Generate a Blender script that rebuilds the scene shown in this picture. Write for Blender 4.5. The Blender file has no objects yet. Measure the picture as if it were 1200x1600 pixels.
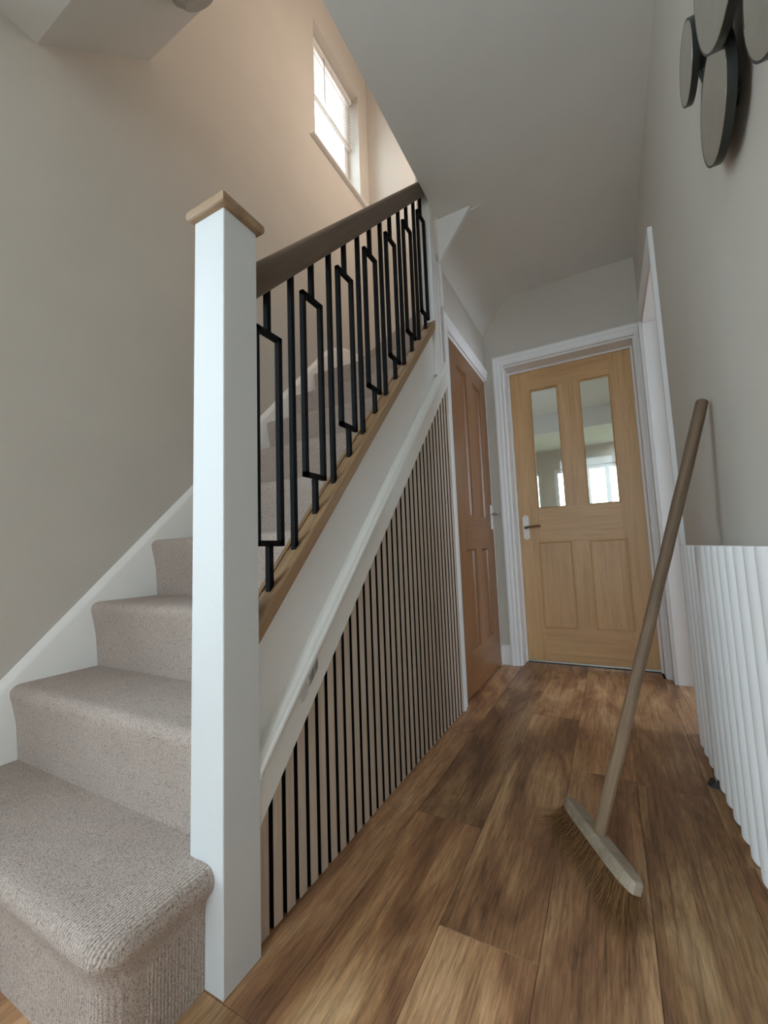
import bpy, bmesh, math, random
from mathutils import Matrix, Vector
random.seed(7)
scene = bpy.context.scene
COL = scene.collection

# ------------------------------------------------------------------ camera
CAM_LOC = (0.66426, -0.68823, 0.75919)
cam_r = (0.87860, 0.47613, -0.03690)
cam_u = (0.07860, -0.06796, 0.99459)
cam_f = (-0.47105, 0.87674, 0.09713)
cam_data = bpy.data.cameras.new('camera')
cam_data.sensor_fit = 'HORIZONTAL'
cam_data.sensor_width = 36.0
cam_data.lens = 36.0 * 648.03 / 1200.0
cam_data.clip_start = 0.02
cam = bpy.data.objects.new('camera', cam_data)
COL.objects.link(cam)
cam.matrix_world = Matrix(((cam_r[0], cam_u[0], -cam_f[0], CAM_LOC[0]),
                           (cam_r[1], cam_u[1], -cam_f[1], CAM_LOC[1]),
                           (cam_r[2], cam_u[2], -cam_f[2], CAM_LOC[2]),
                           (0, 0, 0, 1)))
scene.camera = cam

# ------------------------------------------------------------------ world, light, exposure
world = bpy.data.worlds.new('overcast_sky')
scene.world = world
world.use_nodes = True
bg = world.node_tree.nodes['Background']
bg.inputs['Color'].default_value = (0.755, 0.865, 1.0, 1)
bg.inputs['Strength'].default_value = 1.5
scene.view_settings.view_transform = 'Standard'
scene.view_settings.look = 'None'
scene.view_settings.gamma = 1.0
scene.view_settings.use_curve_mapping = False
scene.view_settings.exposure = 2.52
scene.cycles.max_bounces = 9
scene.cycles.diffuse_bounces = 6
scene.cycles.transparent_max_bounces = 16
scene.cycles.sample_clamp_indirect = 6.0
scene.cycles.adaptive_threshold = 0.02


def portal(name, loc, rot, sx, sy):
    l = bpy.data.lights.new(name, 'AREA')
    l.shape = 'RECTANGLE'
    l.size, l.size_y = sx, sy
    l.cycles.is_portal = True
    o = bpy.data.objects.new(name, l)
    COL.objects.link(o)
    o.location = loc
    o.rotation_euler = rot
    return o


R90 = math.pi / 2
portal('daylight_portal_front', (0.39, -3.2, 1.2), (R90, 0, 0), 1.0, 2.35)         # faces +Y
portal('daylight_portal_side', (-1.2, -1.285, 1.4), (0, -R90, 0), 1.72, 1.35)          # faces +X
portal('daylight_portal_room', (4.2, 1.8, 1.475), (0, R90, 0), 1.57, 2.22)             # faces -X
portal('daylight_portal_stair', (-1.2, 1.71, 4.07), (0, -R90, 0), 1.0, 0.62)       # faces +X
portal('daylight_portal_rear', (0.45, 7.06, 1.1), (-R90, 0, 0), 2.4, 2.1)          # faces -Y

# ------------------------------------------------------------------ material helpers


def new_mat(name):
    m = bpy.data.materials.new(name)
    m.use_nodes = True
    nt = m.node_tree
    b = nt.nodes['Principled BSDF']
    return m, nt, b


def nd(nt, kind, **kw):
    n = nt.nodes.new(kind)
    for k, v in kw.items():
        setattr(n, k, v)
    return n


def coords(nt, scale=(1, 1, 1), rnd=0.0, kind='Object', rot=None):
    tc = nd(nt, 'ShaderNodeTexCoord')
    if rot:
        rm = nd(nt, 'ShaderNodeMapping')
        rm.inputs['Rotation'].default_value = rot
        nt.links.new(tc.outputs[kind], rm.inputs['Vector'])
        tc = rm
        kind = 'Vector'
    mp = nd(nt, 'ShaderNodeMapping')
    mp.inputs['Scale'].default_value = scale
    if rnd:
        oi = nd(nt, 'ShaderNodeObjectInfo')
        mul = nd(nt, 'ShaderNodeVectorMath', operation='MULTIPLY')
        cb = nd(nt, 'ShaderNodeCombineXYZ')
        for i in range(3):
            nt.links.new(oi.outputs['Random'], cb.inputs[i])
        mul.inputs[1].default_value = (rnd, rnd * 2.37, rnd * 1.71)
        nt.links.new(cb.outputs[0], mul.inputs[0])
        add = nd(nt, 'ShaderNodeVectorMath', operation='ADD')
        nt.links.new(tc.outputs[kind], add.inputs[0])
        nt.links.new(mul.outputs[0], add.inputs[1])
        nt.links.new(add.outputs[0], mp.inputs['Vector'])
    else:
        nt.links.new(tc.outputs[kind], mp.inputs['Vector'])
    return mp.outputs['Vector']


def noise(nt, vec, scale, detail=4, rough=0.55, dist=0.0):
    n = nd(nt, 'ShaderNodeTexNoise')
    n.inputs['Scale'].default_value = scale
    n.inputs['Detail'].default_value = detail
    n.inputs['Roughness'].default_value = rough
    n.inputs['Distortion'].default_value = dist
    nt.links.new(vec, n.inputs['Vector'])
    return n.outputs['Fac']


def ramp(nt, fac, stops):
    r = nd(nt, 'ShaderNodeValToRGB')
    el = r.color_ramp.elements
    while len(el) < len(stops):
        el.new(0.5)
    for e, (p, c) in zip(el, stops):
        e.position = p
        e.color = (c[0], c[1], c[2], 1)
    nt.links.new(fac, r.inputs['Fac'])
    return r.outputs['Color']


def mixc(nt, fac, a, b, mode='MIX'):
    m = nd(nt, 'ShaderNodeMix', data_type='RGBA', blend_type=mode)
    if isinstance(fac, (int, float)):
        m.inputs[0].default_value = fac
    else:
        nt.links.new(fac, m.inputs[0])
    for s, i in ((a, 6), (b, 7)):
        if isinstance(s, tuple):
            m.inputs[i].default_value = (s[0], s[1], s[2], 1)
        else:
            nt.links.new(s, m.inputs[i])
    return m.outputs[2]


def bump(nt, b, h, strength, dist=0.002):
    n = nd(nt, 'ShaderNodeBump')
    n.inputs['Strength'].default_value = strength
    n.inputs['Distance'].default_value = dist
    nt.links.new(h, n.inputs['Height'])
    nt.links.new(n.outputs['Normal'], b.inputs['Normal'])


def paint(name, col, rough=0.6, bscale=180.0, bstr=0.15, var=0.03):
    m, nt, b = new_mat(name)
    v = coords(nt)
    f = noise(nt, v, 3.0, 3)
    c = ramp(nt, f, [(0.3, tuple(x * (1 - var) for x in col)), (0.7, tuple(min(1, x * (1 + var)) for x in col))])
    nt.links.new(c, b.inputs['Base Color'])
    b.inputs['Roughness'].default_value = rough
    if bstr:
        bump(nt, b, noise(nt, v, bscale, 3), bstr)
    return m


def wood(name, dark, mid, light, axis='z', rough=0.45, fine=1.0, bstr=0.15, rnd=5.0, sc=1.0, rot=None):
    m, nt, b = new_mat(name)
    lo, hi = 1.6 * sc, 38.0 * sc * fine
    s = {'x': (lo, hi, hi), 'y': (hi, lo, hi), 'z': (hi, hi, lo)}[axis]
    v = coords(nt, s, rnd, rot=rot)
    g = noise(nt, v, 1.0, 6, 0.6, 0.8)
    lo2, hi2 = 0.7 * sc, 9.0 * sc
    s2 = {'x': (lo2, hi2, hi2), 'y': (hi2, lo2, hi2), 'z': (hi2, hi2, lo2)}[axis]
    v2 = coords(nt, s2, rnd, rot=rot)
    g2 = noise(nt, v2, 1.0, 3, 0.5, 1.2)
    c1 = ramp(nt, g, [(0.28, dark), (0.5, mid), (0.75, light)])
    c2 = ramp(nt, g2, [(0.3, dark), (0.55, mid), (0.8, light)])
    c = mixc(nt, 0.45, c1, c2)
    s3 = {'x': (6, 420, 420), 'y': (420, 6, 420), 'z': (420, 420, 6)}[axis]
    pores = noise(nt, coords(nt, s3, rnd, rot=rot), 1.0, 2)
    pc = ramp(nt, pores, [(0.33, (0.72, 0.70, 0.68)), (0.45, (1, 1, 1))])
    c = mixc(nt, 0.7, c, pc, 'MULTIPLY')
    nt.links.new(c, b.inputs['Base Color'])
    b.inputs['Roughness'].default_value = rough
    if bstr:
        bump(nt, b, pores, bstr, 0.0008)
    return m


def plain(name, col, rough=0.5, metal=0.0, spec=0.5):
    m, nt, b = new_mat(name)
    v = coords(nt)
    f = noise(nt, v, 25.0, 3)
    c = ramp(nt, f, [(0.3, tuple(x * 0.93 for x in col)), (0.7, tuple(min(1, x * 1.05) for x in col))])
    nt.links.new(c, b.inputs['Base Color'])
    b.inputs['Roughness'].default_value = rough
    b.inputs['Metallic'].default_value = metal
    b.inputs['Specular IOR Level'].default_value = spec
    return m


def carpet(name, rib_axis):
    """beige loop pile: speckle plus rows of loops running along the step"""
    m, nt, b = new_mat(name)
    v = coords(nt)
    sp = noise(nt, v, 330.0, 2, 0.6)
    c = ramp(nt, sp, [(0.30, (0.20, 0.15, 0.125)), (0.43, (0.46, 0.375, 0.325)), (0.6, (0.55, 0.465, 0.41)), (0.78, (0.68, 0.60, 0.54))])
    big = noise(nt, v, 9.0, 3)
    c = mixc(nt, 0.6, c, ramp(nt, big, [(0.3, (0.86, 0.85, 0.84)), (0.7, (1, 1, 1))]), 'MULTIPLY')
    sep = nd(nt, 'ShaderNodeSeparateXYZ')
    tc = nd(nt, 'ShaderNodeTexCoord')
    nt.links.new(tc.outputs['Object'], sep.inputs[0])
    mul = nd(nt, 'ShaderNodeMath', operation='MULTIPLY')
    mul.inputs[1].default_value = 2 * math.pi / 0.0062
    nt.links.new(sep.outputs[rib_axis], mul.inputs[0])
    sn = nd(nt, 'ShaderNodeMath', operation='SINE')
    nt.links.new(mul.outputs[0], sn.inputs[0])
    k = nd(nt, 'ShaderNodeMath', operation='MULTIPLY_ADD')
    k.inputs[1].default_value = 0.22
    nt.links.new(sn.outputs[0], k.inputs[0])
    nt.links.new(sp, k.inputs[2])
    nt.links.new(c, b.inputs['Base Color'])
    b.inputs['Roughness'].default_value = 0.95
    b.inputs['Sheen Weight'].default_value = 0.15
    b.inputs['Specular IOR Level'].default_value = 0.1
    bump(nt, b, k.outputs[0], 0.8, 0.004)
    return m


def floor_wood(name):
    m, nt, b = new_mat(name)
    g = noise(nt, coords(nt, (85, 3.4, 8), 11.0), 1.0, 9, 0.72, 0.6)
    g2 = noise(nt, coords(nt, (7.5, 1.7, 4), 11.0), 1.0, 5, 0.6, 1.0)
    base = ramp(nt, g2, [(0.34, (0.22, 0.112, 0.06)), (0.46, (0.36, 0.195, 0.10)), (0.56, (0.50, 0.30, 0.158)), (0.70, (0.64, 0.43, 0.245))])
    gr = ramp(nt, g, [(0.34, (0.50, 0.46, 0.43)), (0.48, (0.92, 0.90, 0.88)), (0.66, (1.22, 1.20, 1.16))])
    c = mixc(nt, 0.9, base, gr, 'MULTIPLY')
    fk = noise(nt, coords(nt, (230, 17, 8), 11.0), 1.0, 3, 0.6, 0.3)
    c = mixc(nt, 0.6, c, ramp(nt, fk, [(0.36, (0.62, 0.60, 0.58)), (0.50, (1, 1, 1)), (0.68, (1.25, 1.22, 1.18))]), 'MULTIPLY')
    # knots
    kn = nd(nt, 'ShaderNodeTexVoronoi')
    kn.inputs['Scale'].default_value = 1.0
    nt.links.new(coords(nt, (5.2, 2.3, 1), 11.0), kn.inputs['Vector'])
    kc = ramp(nt, kn.outputs['Distance'], [(0.02, (0.35, 0.3, 0.27)), (0.17, (1, 1, 1))])
    c = mixc(nt, 0.6, c, kc, 'MULTIPLY')
    oi = nd(nt, 'ShaderNodeObjectInfo')
    c = mixc(nt, 1.0, c, oi.outputs['Color'], 'MULTIPLY')
    nt.links.new(c, b.inputs['Base Color'])
    b.inputs['Roughness'].default_value = 0.42
    pores = noise(nt, coords(nt, (260, 8, 40), 11.0), 1.0, 3)
    bump(nt, b, pores, 0.25, 0.001)
    return m


def glass(name):
    m = bpy.data.materials.new(name)
    m.use_nodes = True
    nt = m.node_tree
    nt.nodes.clear()
    out = nd(nt, 'ShaderNodeOutputMaterial')
    tr = nd(nt, 'ShaderNodeBsdfTransparent')
    tr.inputs[0].default_value = (0.93, 0.96, 0.94, 1)
    gl = nd(nt, 'ShaderNodeBsdfGlossy')
    gl.inputs['Roughness'].default_value = 0.02
    lw = nd(nt, 'ShaderNodeLayerWeight')
    pw5 = nd(nt, 'ShaderNodeMath', operation='POWER')
    pw5.inputs[1].default_value = 5.0
    nt.links.new(lw.outputs['Facing'], pw5.inputs[0])
    fr = nd(nt, 'ShaderNodeMath', operation='MULTIPLY_ADD')
    fr.inputs[1].default_value = 0.93
    fr.inputs[2].default_value = 0.035
    nt.links.new(pw5.outputs[0], fr.inputs[0])
    mx = nd(nt, 'ShaderNodeMixShader')
    nt.links.new(fr.outputs[0], mx.inputs[0])
    nt.links.new(tr.outputs[0], mx.inputs[1])
    nt.links.new(gl.outputs[0], mx.inputs[2])
    nt.links.new(mx.outputs[0], out.inputs[0])
    return m


M = {}
M['wall'] = paint('greige_wall_paint', (0.60, 0.565, 0.51), 0.75, 260, 0.22)
M['ceil'] = paint('matt_ceiling_paint', (0.74, 0.74, 0.72), 0.85, 200, 0.12)
M['white'] = paint('white_satin_trim', (0.82, 0.82, 0.82), 0.38, 90, 0.06, 0.015)
M['string'] = paint('white_string_paint', (0.82, 0.81, 0.79), 0.45, 90, 0.06, 0.02)
M['primer'] = paint('white_primed_moulding', (0.83, 0.83, 0.80), 0.35, 60, 0.03, 0.015)
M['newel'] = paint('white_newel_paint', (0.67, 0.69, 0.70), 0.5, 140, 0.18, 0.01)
M['rad'] = paint('white_radiator_enamel', (0.86, 0.87, 0.88), 0.5, 240, 0.12, 0.01)
M['upvc'] = plain('white_upvc', (0.85, 0.85, 0.85), 0.3)
M['black'] = plain('black_powder_coat', (0.005, 0.0055, 0.007), 0.65, 0, 0.15)
M['felt'] = plain('black_felt', (0.006, 0.006, 0.006), 0.95, 0, 0.1)
M['slat'] = wood('grey_oak_slat', (0.47, 0.385, 0.305), (0.60, 0.505, 0.41), (0.69, 0.595, 0.50), 'z', 0.55, 1.4, 0.1, 9.0)
M['rail_y'] = wood('stained_oak_rail', (0.075, 0.048, 0.030), (0.118, 0.078, 0.050), (0.165, 0.112, 0.075), 'y', 0.45, rot=(-.80, 0, 0))
M['cap_x'] = wood('oak_newel_cap', (0.26, 0.165, 0.095), (0.38, 0.255, 0.155), (0.48, 0.34, 0.215), 'x', 0.4)
M['base_y'] = wood('oak_base_rail', (0.20, 0.115, 0.055), (0.32, 0.195, 0.10), (0.44, 0.29, 0.165), 'y', 0.4, rot=(-.82, 0, 0))
oak = ((0.50, 0.295, 0.13), (0.65, 0.405, 0.19), (0.74, 0.49, 0.25))
M['oak_z'] = wood('oak_door_upright', *oak, 'z', 0.38)
M['oak_x'] = wood('oak_door_cross', *oak, 'x', 0.38)
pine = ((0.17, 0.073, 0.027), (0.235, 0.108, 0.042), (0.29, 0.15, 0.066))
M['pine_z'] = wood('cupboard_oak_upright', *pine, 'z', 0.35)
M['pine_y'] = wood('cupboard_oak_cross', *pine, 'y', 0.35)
M['broom_handle'] = wood('broom_handle_wood', (0.15, 0.092, 0.052), (0.30, 0.20, 0.122), (0.44, 0.32, 0.205), 'z', 0.6, 1.6, 0.25, 0, 1.5, (0.175, -0.3, 0))
nt_ = M['broom_handle'].node_tree
b_ = nt_.nodes['Principled BSDF']
src = b_.inputs['Base Color'].links[0].from_socket
tc_ = nd(nt_, 'ShaderNodeTexCoord')
sp_ = nd(nt_, 'ShaderNodeSeparateXYZ')
nt_.links.new(tc_.outputs['Object'], sp_.inputs[0])
wr = nd(nt_, 'ShaderNodeMath', operation='MULTIPLY_ADD')
wr.inputs[1].default_value = 0.35
nt_.links.new(noise(nt_, coords(nt_, (9, 9, 6)), 1.0, 4), wr.inputs[0])
nt_.links.new(sp_.outputs[2], wr.inputs[2])
nt_.links.new(mixc(nt_, 0.9, src, ramp(nt_, wr.outputs[0], [(0.45, (1, 1, 1)), (0.85, (0.50, 0.48, 0.47))]), 'MULTIPLY'), b_.inputs['Base Color'])
M['broom_head'] = wood('weathered_broom_head', (0.22, 0.17, 0.12), (0.36, 0.29, 0.215), (0.47, 0.40, 0.32), 'x', 0.75, 1.2, 0.3, 0)
M['bristle'] = plain('coco_bristle', (0.23, 0.118, 0.05), 0.8, 0, 0.1)
M['carpet'] = carpet('beige_loop_carpet', 0)
M['carpet_side'] = carpet('beige_loop_carpet_side', 1)
M['floor'] = floor_wood('brown_oak_laminate')
M['subfloor'] = plain('dark_underlay', (0.03, 0.02, 0.014), 0.9)
M['glass'] = glass('clear_glass')
M['plate'] = plain('white_handle_plate', (0.88, 0.87, 0.83), 0.22)
M['bronze'] = plain('bronze_lever', (0.18, 0.12, 0.07), 0.32, 0.8)
M['chrome'] = plain('brushed_chrome', (0.6, 0.6, 0.6), 0.25, 1.0)
M['alu'] = plain('aluminium_strip', (0.7, 0.68, 0.62), 0.3, 0.9)
M['dark'] = plain('dark_rubber', (0.03, 0.03, 0.03), 0.6)
M['rim'] = plain('bronzed_mirror_rim', (0.045, 0.05, 0.045), 0.4, 0.5)
M['mirror'] = plain('mirror_glass', (0.82, 0.86, 0.82), 0.03, 1.0)
M['blind'] = plain('cream_blind_slat', (0.46, 0.38, 0.32), 0.6, 0, 0.2)
M['print'] = plain('grey_ink', (0.10, 0.10, 0.11), 0.6)
M['fitting'] = plain('grey_plastic_fitting', (0.45, 0.44, 0.42), 0.5)
M['plaster'] = plain('bare_plaster_edge', (0.50, 0.42, 0.30), 0.9)
M['lawn'] = plain('garden_lawn', (0.20, 0.26, 0.12), 0.9)
M['paving'] = plain('pale_paving', (0.42, 0.40, 0.37), 0.85)
M['leaf'] = plain('shrub_leaf', (0.10, 0.17, 0.06), 0.6)
M['bark'] = plain('shrub_bark', (0.16, 0.11, 0.07), 0.9)


def brick_mat():
    m, nt, b = new_mat('orange_brickwork')
    t = nd(nt, 'ShaderNodeTexBrick')
    t.inputs['Color1'].default_value = (0.50, 0.25, 0.15, 1)
    t.inputs['Color2'].default_value = (0.42, 0.20, 0.12, 1)
    t.inputs['Mortar'].default_value = (0.5, 0.46, 0.4, 1)
    t.inputs['Scale'].default_value = 4.4
    t.inputs['Mortar Size'].default_value = 0.018
    tc = nd(nt, 'ShaderNodeTexCoord')
    sp = nd(nt, 'ShaderNodeSeparateXYZ')
    cb = nd(nt, 'ShaderNodeCombineXYZ')
    nt.links.new(tc.outputs['Object'], sp.inputs[0])
    nt.links.new(sp.outputs[1], cb.inputs[0])
    nt.links.new(sp.outputs[2], cb.inputs[1])
    nt.links.new(cb.outputs[0], t.inputs['Vector'])
    nt.links.new(t.outputs['Color'], b.inputs['Base Color'])
    b.inputs['Roughness'].default_value = 0.9
    return m


M['brick'] = brick_mat()

# ------------------------------------------------------------------ mesh helpers


class MB:
    def __init__(self):
        self.v, self.f = [], []

    def add(self, vs, fs):
        o = len(self.v)
        self.v += [tuple(p) for p in vs]
        self.f += [tuple(i + o for i in f) for f in fs]
        return self

    def box(self, x0, x1, y0, y1, z0, z1):
        vs = [(x, y, z) for x in (x0, x1) for y in (y0, y1) for z in (z0, z1)]
        return self.add(vs, [(0, 1, 3, 2), (4, 6, 7, 5), (0, 4, 5, 1), (2, 3, 7, 6), (0, 2, 6, 4), (1, 5, 7, 3)])

    def loft(self, rings, cap=True, closed=True):
        """rings: list of equal-length point lists"""
        n = len(rings[0])
        vs = [p for r in rings for p in r]
        fs = []
        for i in range(len(rings) - 1):
            for j in range(n if closed else n - 1):
                k = (j + 1) % n
                fs.append((i * n + j, i * n + k, (i + 1) * n + k, (i + 1) * n + j))
        if cap:
            fs.append(tuple(range(n))[::-1])
            fs.append(tuple((len(rings) - 1) * n + j for j in range(n)))
        return self.add(vs, fs)

    def prism(self, poly, axis, a, b):
        """extrude a 2D polygon along an axis; polygon is in the two other axes in xyz order"""
        def P(u, w, t):
            return {'x': (t, u, w), 'y': (u, t, w), 'z': (u, w, t)}[axis]
        return self.loft([[P(u, w, a) for u, w in poly], [P(u, w, b) for u, w in poly]])

    def cyl(self, p0, p1, r0, r1=None, n=14):
        p0, p1 = Vector(p0), Vector(p1)
        r1 = r0 if r1 is None else r1
        d = (p1 - p0).normalized()
        a = d.orthogonal().normalized()
        c = d.cross(a)
        return self.loft([[p + (a * math.cos(t) + c * math.sin(t)) * r for t in [2 * math.pi * i / n for i in range(n)]] for p, r in ((p0, r0), (p1, r1))])

    def tube(self, pts, radii, n=12):
        rings = []
        pts = [Vector(p) for p in pts]
        for i, p in enumerate(pts):
            d = (pts[min(i + 1, len(pts) - 1)] - pts[max(i - 1, 0)]).normalized()
            if i == 0:
                a = d.orthogonal().normalized()
            else:
                a = (a - d * a.dot(d)).normalized()
            c = d.cross(a)
            rings.append([p + (a * math.cos(t) + c * math.sin(t)) * radii[i] for t in [2 * math.pi * k / n for k in range(n)]])
        return self.loft(rings)

    def build(self, name, mat, parent=None, bevel=0.0, seg=2, smooth=False, shift=None):
        sh = Vector(shift) if shift else (parent.get('_w') and Vector(parent['_w'])) if parent else None
        me = bpy.data.meshes.new(name)
        vs = self.v if not sh else [tuple(Vector(p) - sh) for p in self.v]
        me.from_pydata(vs, [], self.f)
        bm = bmesh.new()
        bm.from_mesh(me)
        bmesh.ops.recalc_face_normals(bm, faces=bm.faces)
        if bevel:
            ed = [e for e in bm.edges if len(e.link_faces) == 2 and e.calc_face_angle(0) > 0.6]
            bmesh.ops.bevel(bm, geom=ed, offset=bevel, segments=seg, profile=0.5, affect='EDGES', clamp_overlap=True)
        if smooth:
            for f in bm.faces:
                f.smooth = True
            for e in bm.edges:
                if len(e.link_faces) == 2 and e.calc_face_angle(0) > 0.6:
                    e.smooth = False
        bm.to_mesh(me)
        bm.free()
        me.materials.append(mat)
        o = bpy.data.objects.new(name, me)
        COL.objects.link(o)
        if parent:
            o.parent = parent
            o['_w'] = tuple(sh) if sh else (0.0, 0.0, 0.0)
        else:
            o.location = sh if sh else (0, 0, 0)
            o['_w'] = tuple(sh) if sh else (0.0, 0.0, 0.0)
        return o


def tag(o, label=None, cat=None, group=None, kind=None):
    if label:
        o['label'] = label
    if cat:
        o['category'] = cat
    if group:
        o['group'] = group
    if kind:
        o['kind'] = kind
    return o


def thing(name, loc, label, cat, group=None, kind=None):
    o = bpy.data.objects.new(name, None)
    COL.objects.link(o)
    o.location = loc
    o['_w'] = tuple(float(c) for c in loc)
    return tag(o, label, cat, group, kind)


def struct(o, label=None):
    return tag(o, label, None, None, 'structure')


def B(*a):
    return MB().box(*a)


# ------------------------------------------------------------------ the setting
XL, XR, YE, YF, ZC, ZL, ZU = -0.89, 0.93, 2.15, -3.00, 2.50, 2.73, 5.05

# walls
w = MB()
WY0, WY1, WZ0, WZ1 = 1.412, 2.005, 3.597, 4.553
FY0, FY1, FZ0, FZ1 = -1.95, -.62, .55, 2.25
w.box(-1.17, XL, YF - .15, FY0, -.05, ZU).box(-1.17, XL, FY1, WY0, -.05, ZU).box(-1.17, XL, FY0, FY1, FZ1, ZU).box(-1.17, XL, FY0, FY1, -.05, FZ0).box(-1.17, XL, WY1, 2.32, -.05, ZU)
w.box(-1.17, XL, WY0, WY1, -.05, WZ0).box(-1.17, XL, WY0, WY1, WZ1, ZU)
struct(w.build('wall_left', M['wall']), 'greige painted stairwell wall with a window high up')

w = MB()
w.box(XL, .107, YE, 2.32, -.05, ZU).box(.897, 1.08, YE, 2.32, -.05, ZU).box(.107, .897, YE, 2.32, 2.005, ZU)
w.box(-1.2, XL, 2.32, 2.45, -.05, 2.6)
struct(w.build('wall_end', M['wall']), 'greige wall around the half-glazed oak door')

RY0, RY1 = 1.385, 2.055
w = MB()
w.box(XR, 1.08, YF - .15, RY0, -.05, ZU).box(XR, 1.08, RY1, YE, -.05, ZU).box(XR, 1.08, RY0, RY1, 2.03, ZU)
struct(w.build('wall_right', M['wall']), 'greige hall wall behind the white radiator')

w = MB()
w.box(XL, -.105, YF - .15, YF, -.05, ZL).box(.88, XR, YF - .15, YF, -.05, ZL).box(-.105, .88, YF - .15, YF, 2.40, ZL)
struct(w.build('wall_front', M['wall']), 'greige wall at the front of the hall')

w = MB()
w.prism([(-.13, ZC), (.25, 2.87), (.25, ZU), (.1, ZU), (.1, ZL)], 'x', XL, 0.004)
w.box(.004, XR, .1, .25, ZL, ZU)
struct(w.build('wall_bulkhead', M['ceil']), 'sloping plastered bulkhead over the lower stairs')

# ceilings
c = MB()
c.box(.004, XR, YF, YE, ZC, ZL).box(XL, .004, YF, -.13, ZC, ZL)
struct(c.build('ceiling', M['ceil']), 'matt painted hall ceiling')
struct(B(-1.17, 1.08, .1, 2.32, ZU, ZU + .1).build('ceiling_upper', M['ceil']), 'ceiling over the upper stairwell')
# sloping soffit of the upper steps over the hall end
c = MB().prism([(-.03, 2.235), (.150, 2.470), (.175, 2.489), (.21, 2.497), (.26, ZC), (.26, ZL), (-.03, ZL)], 'y', 1.2855, YE)
struct(c.build('ceiling_soffit', M['ceil'], smooth=True), 'sloping plaster underside of the upper steps')
t = MB().prism([(-.03, 2.225), (.170, 2.487), (.175, ZC - .0005), (-.03, ZC - .0005)], 'y', 1.262, 1.285)
struct(t.build('trim_1', M['white'], bevel=.002), 'white triangular apron board under the ceiling')

# cupboard wall over the door, trims
struct(B(-.050, -.012, 1.20, YE, 1.98, 2.30).add(*((lambda b: (b.v, b.f))(B(-.050, -.012, 2.112, YE, 0, 1.98)))).build('wall_cupboard', M['wall']), 'shaded wall strip above the cupboard door')

# floor and planks
fl = struct(B(-1.17, 1.08, YF - .15, 2.30, -.06, -.012).build('floor', M['subfloor']), 'brown oak effect plank floor')
fl['_w'] = (0.0, 0.0, 0.0)
pw, gap = 0.1917, 0.0007
plank_cache = {}
rows = {-5: .3, -4: -.6, -3: .05, -2: -.25, -1: -.139, 0: .49, 1: .165, 2: .92, 3: -.30, 4: .62}


tone_rng = random.Random(4)


def plank(x0, x1, y0, y1, tone=None):
    key = (round(x1 - x0, 4), round(y1 - y0, 4))
    hx, hy = (x1 - x0) / 2 - gap / 2, (y1 - y0) / 2 - gap / 2
    if key not in plank_cache:
        me = bpy.data.meshes.new('plank')
        bb = B(-hx, hx, -hy, hy, -.011, 0)
        me.from_pydata(bb.v, [], bb.f)
        bm = bmesh.new()
        bm.from_mesh(me)
        bmesh.ops.recalc_face_normals(bm, faces=bm.faces)
        top = [e for e in bm.edges if all(v.co.z > -.001 for v in e.verts)]
        bmesh.ops.bevel(bm, geom=top, offset=.0006, segments=1, affect='EDGES')
        bm.to_mesh(me)
        bm.free()
        me.materials.append(M['floor'])
        plank_cache[key] = me
    o = bpy.data.objects.new('plank', plank_cache[key])
    COL.objects.link(o)
    o.parent = fl
    o.location = ((x0 + x1) / 2, (y0 + y1) / 2, 0)
    q = tone if tone else tone_rng.uniform(.78, 1.18)
    o.color = (q, q * tone_rng.uniform(.96, 1.0), q * tone_rng.uniform(.93, 1.0), 1)


for r, j in rows.items():
    x0, x1 = .107 + pw * r, .107 + pw * (r + 1)
    x0, x1 = max(x0, XL + .002), min(x1, XR - .002)
    if x1 - x0 < .02:
        continue
    ymax = 2.262 if x0 > .1 and x1 < .9 else YE - .003
    if x1 > .9:
        ymax = YE - .003
    if x0 < -.09:
        ymax = -.20
    joints = sorted({j + 1.2 * k for k in range(-4, 5)})
    cuts = [YF - .13] + [q for q in joints if YF - .05 < q < ymax - .06] + [ymax]
    for a, b2 in zip(cuts, cuts[1:]):
        plank(x0, x1, a, b2, {(0, 1): .72, (0, 0): 1.12, (1, 0): 1.16, (1, 1): .98, (2, 0): .95, (2, 1): 1.05, (-1, 1): 1.0, (3, 1): .82, (4, 1): .85}.get((r, 1 if a > j - .01 else 0)))

# ------------------------------------------------------------------ staircase
RISE, GO = .21, .205
ry = lambda k: -.305 + GO * (k - 1)
stair = thing('staircase', (-.45, -.305, 0), 'beige carpeted staircase climbing along the left wall to winder steps', 'staircase')


def nose_profile(y, z0, z1, yback):
    p = [(y, z0 - .02), (y, z0), (y - .008, z1 - .11), (y - .018, z1 - .06), (y - .024, z1 - .036), (y - .026, z1 - .022), (y - .023, z1 - .011), (y - .014, z1 - .003), (y - .002, z1), (yback, z1), (yback, z0 - .02)]
    return p


# first step wraps in front of the newel post
def step_outline(inset, xr, yb):
    x1, y0, rc = xr - inset, -.305 - .025 + inset, .045
    pts = [(-.868, yb), (-.868, y0)]
    for i in range(9):
        a = -math.pi / 2 + i * math.pi / 16
        pts.append((x1 - rc + rc * math.cos(a), y0 + rc + rc * math.sin(a)))
    pts += [(x1, -.1385), (-.0715, -.1385), (-.0715, yb)]
    return pts


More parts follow.
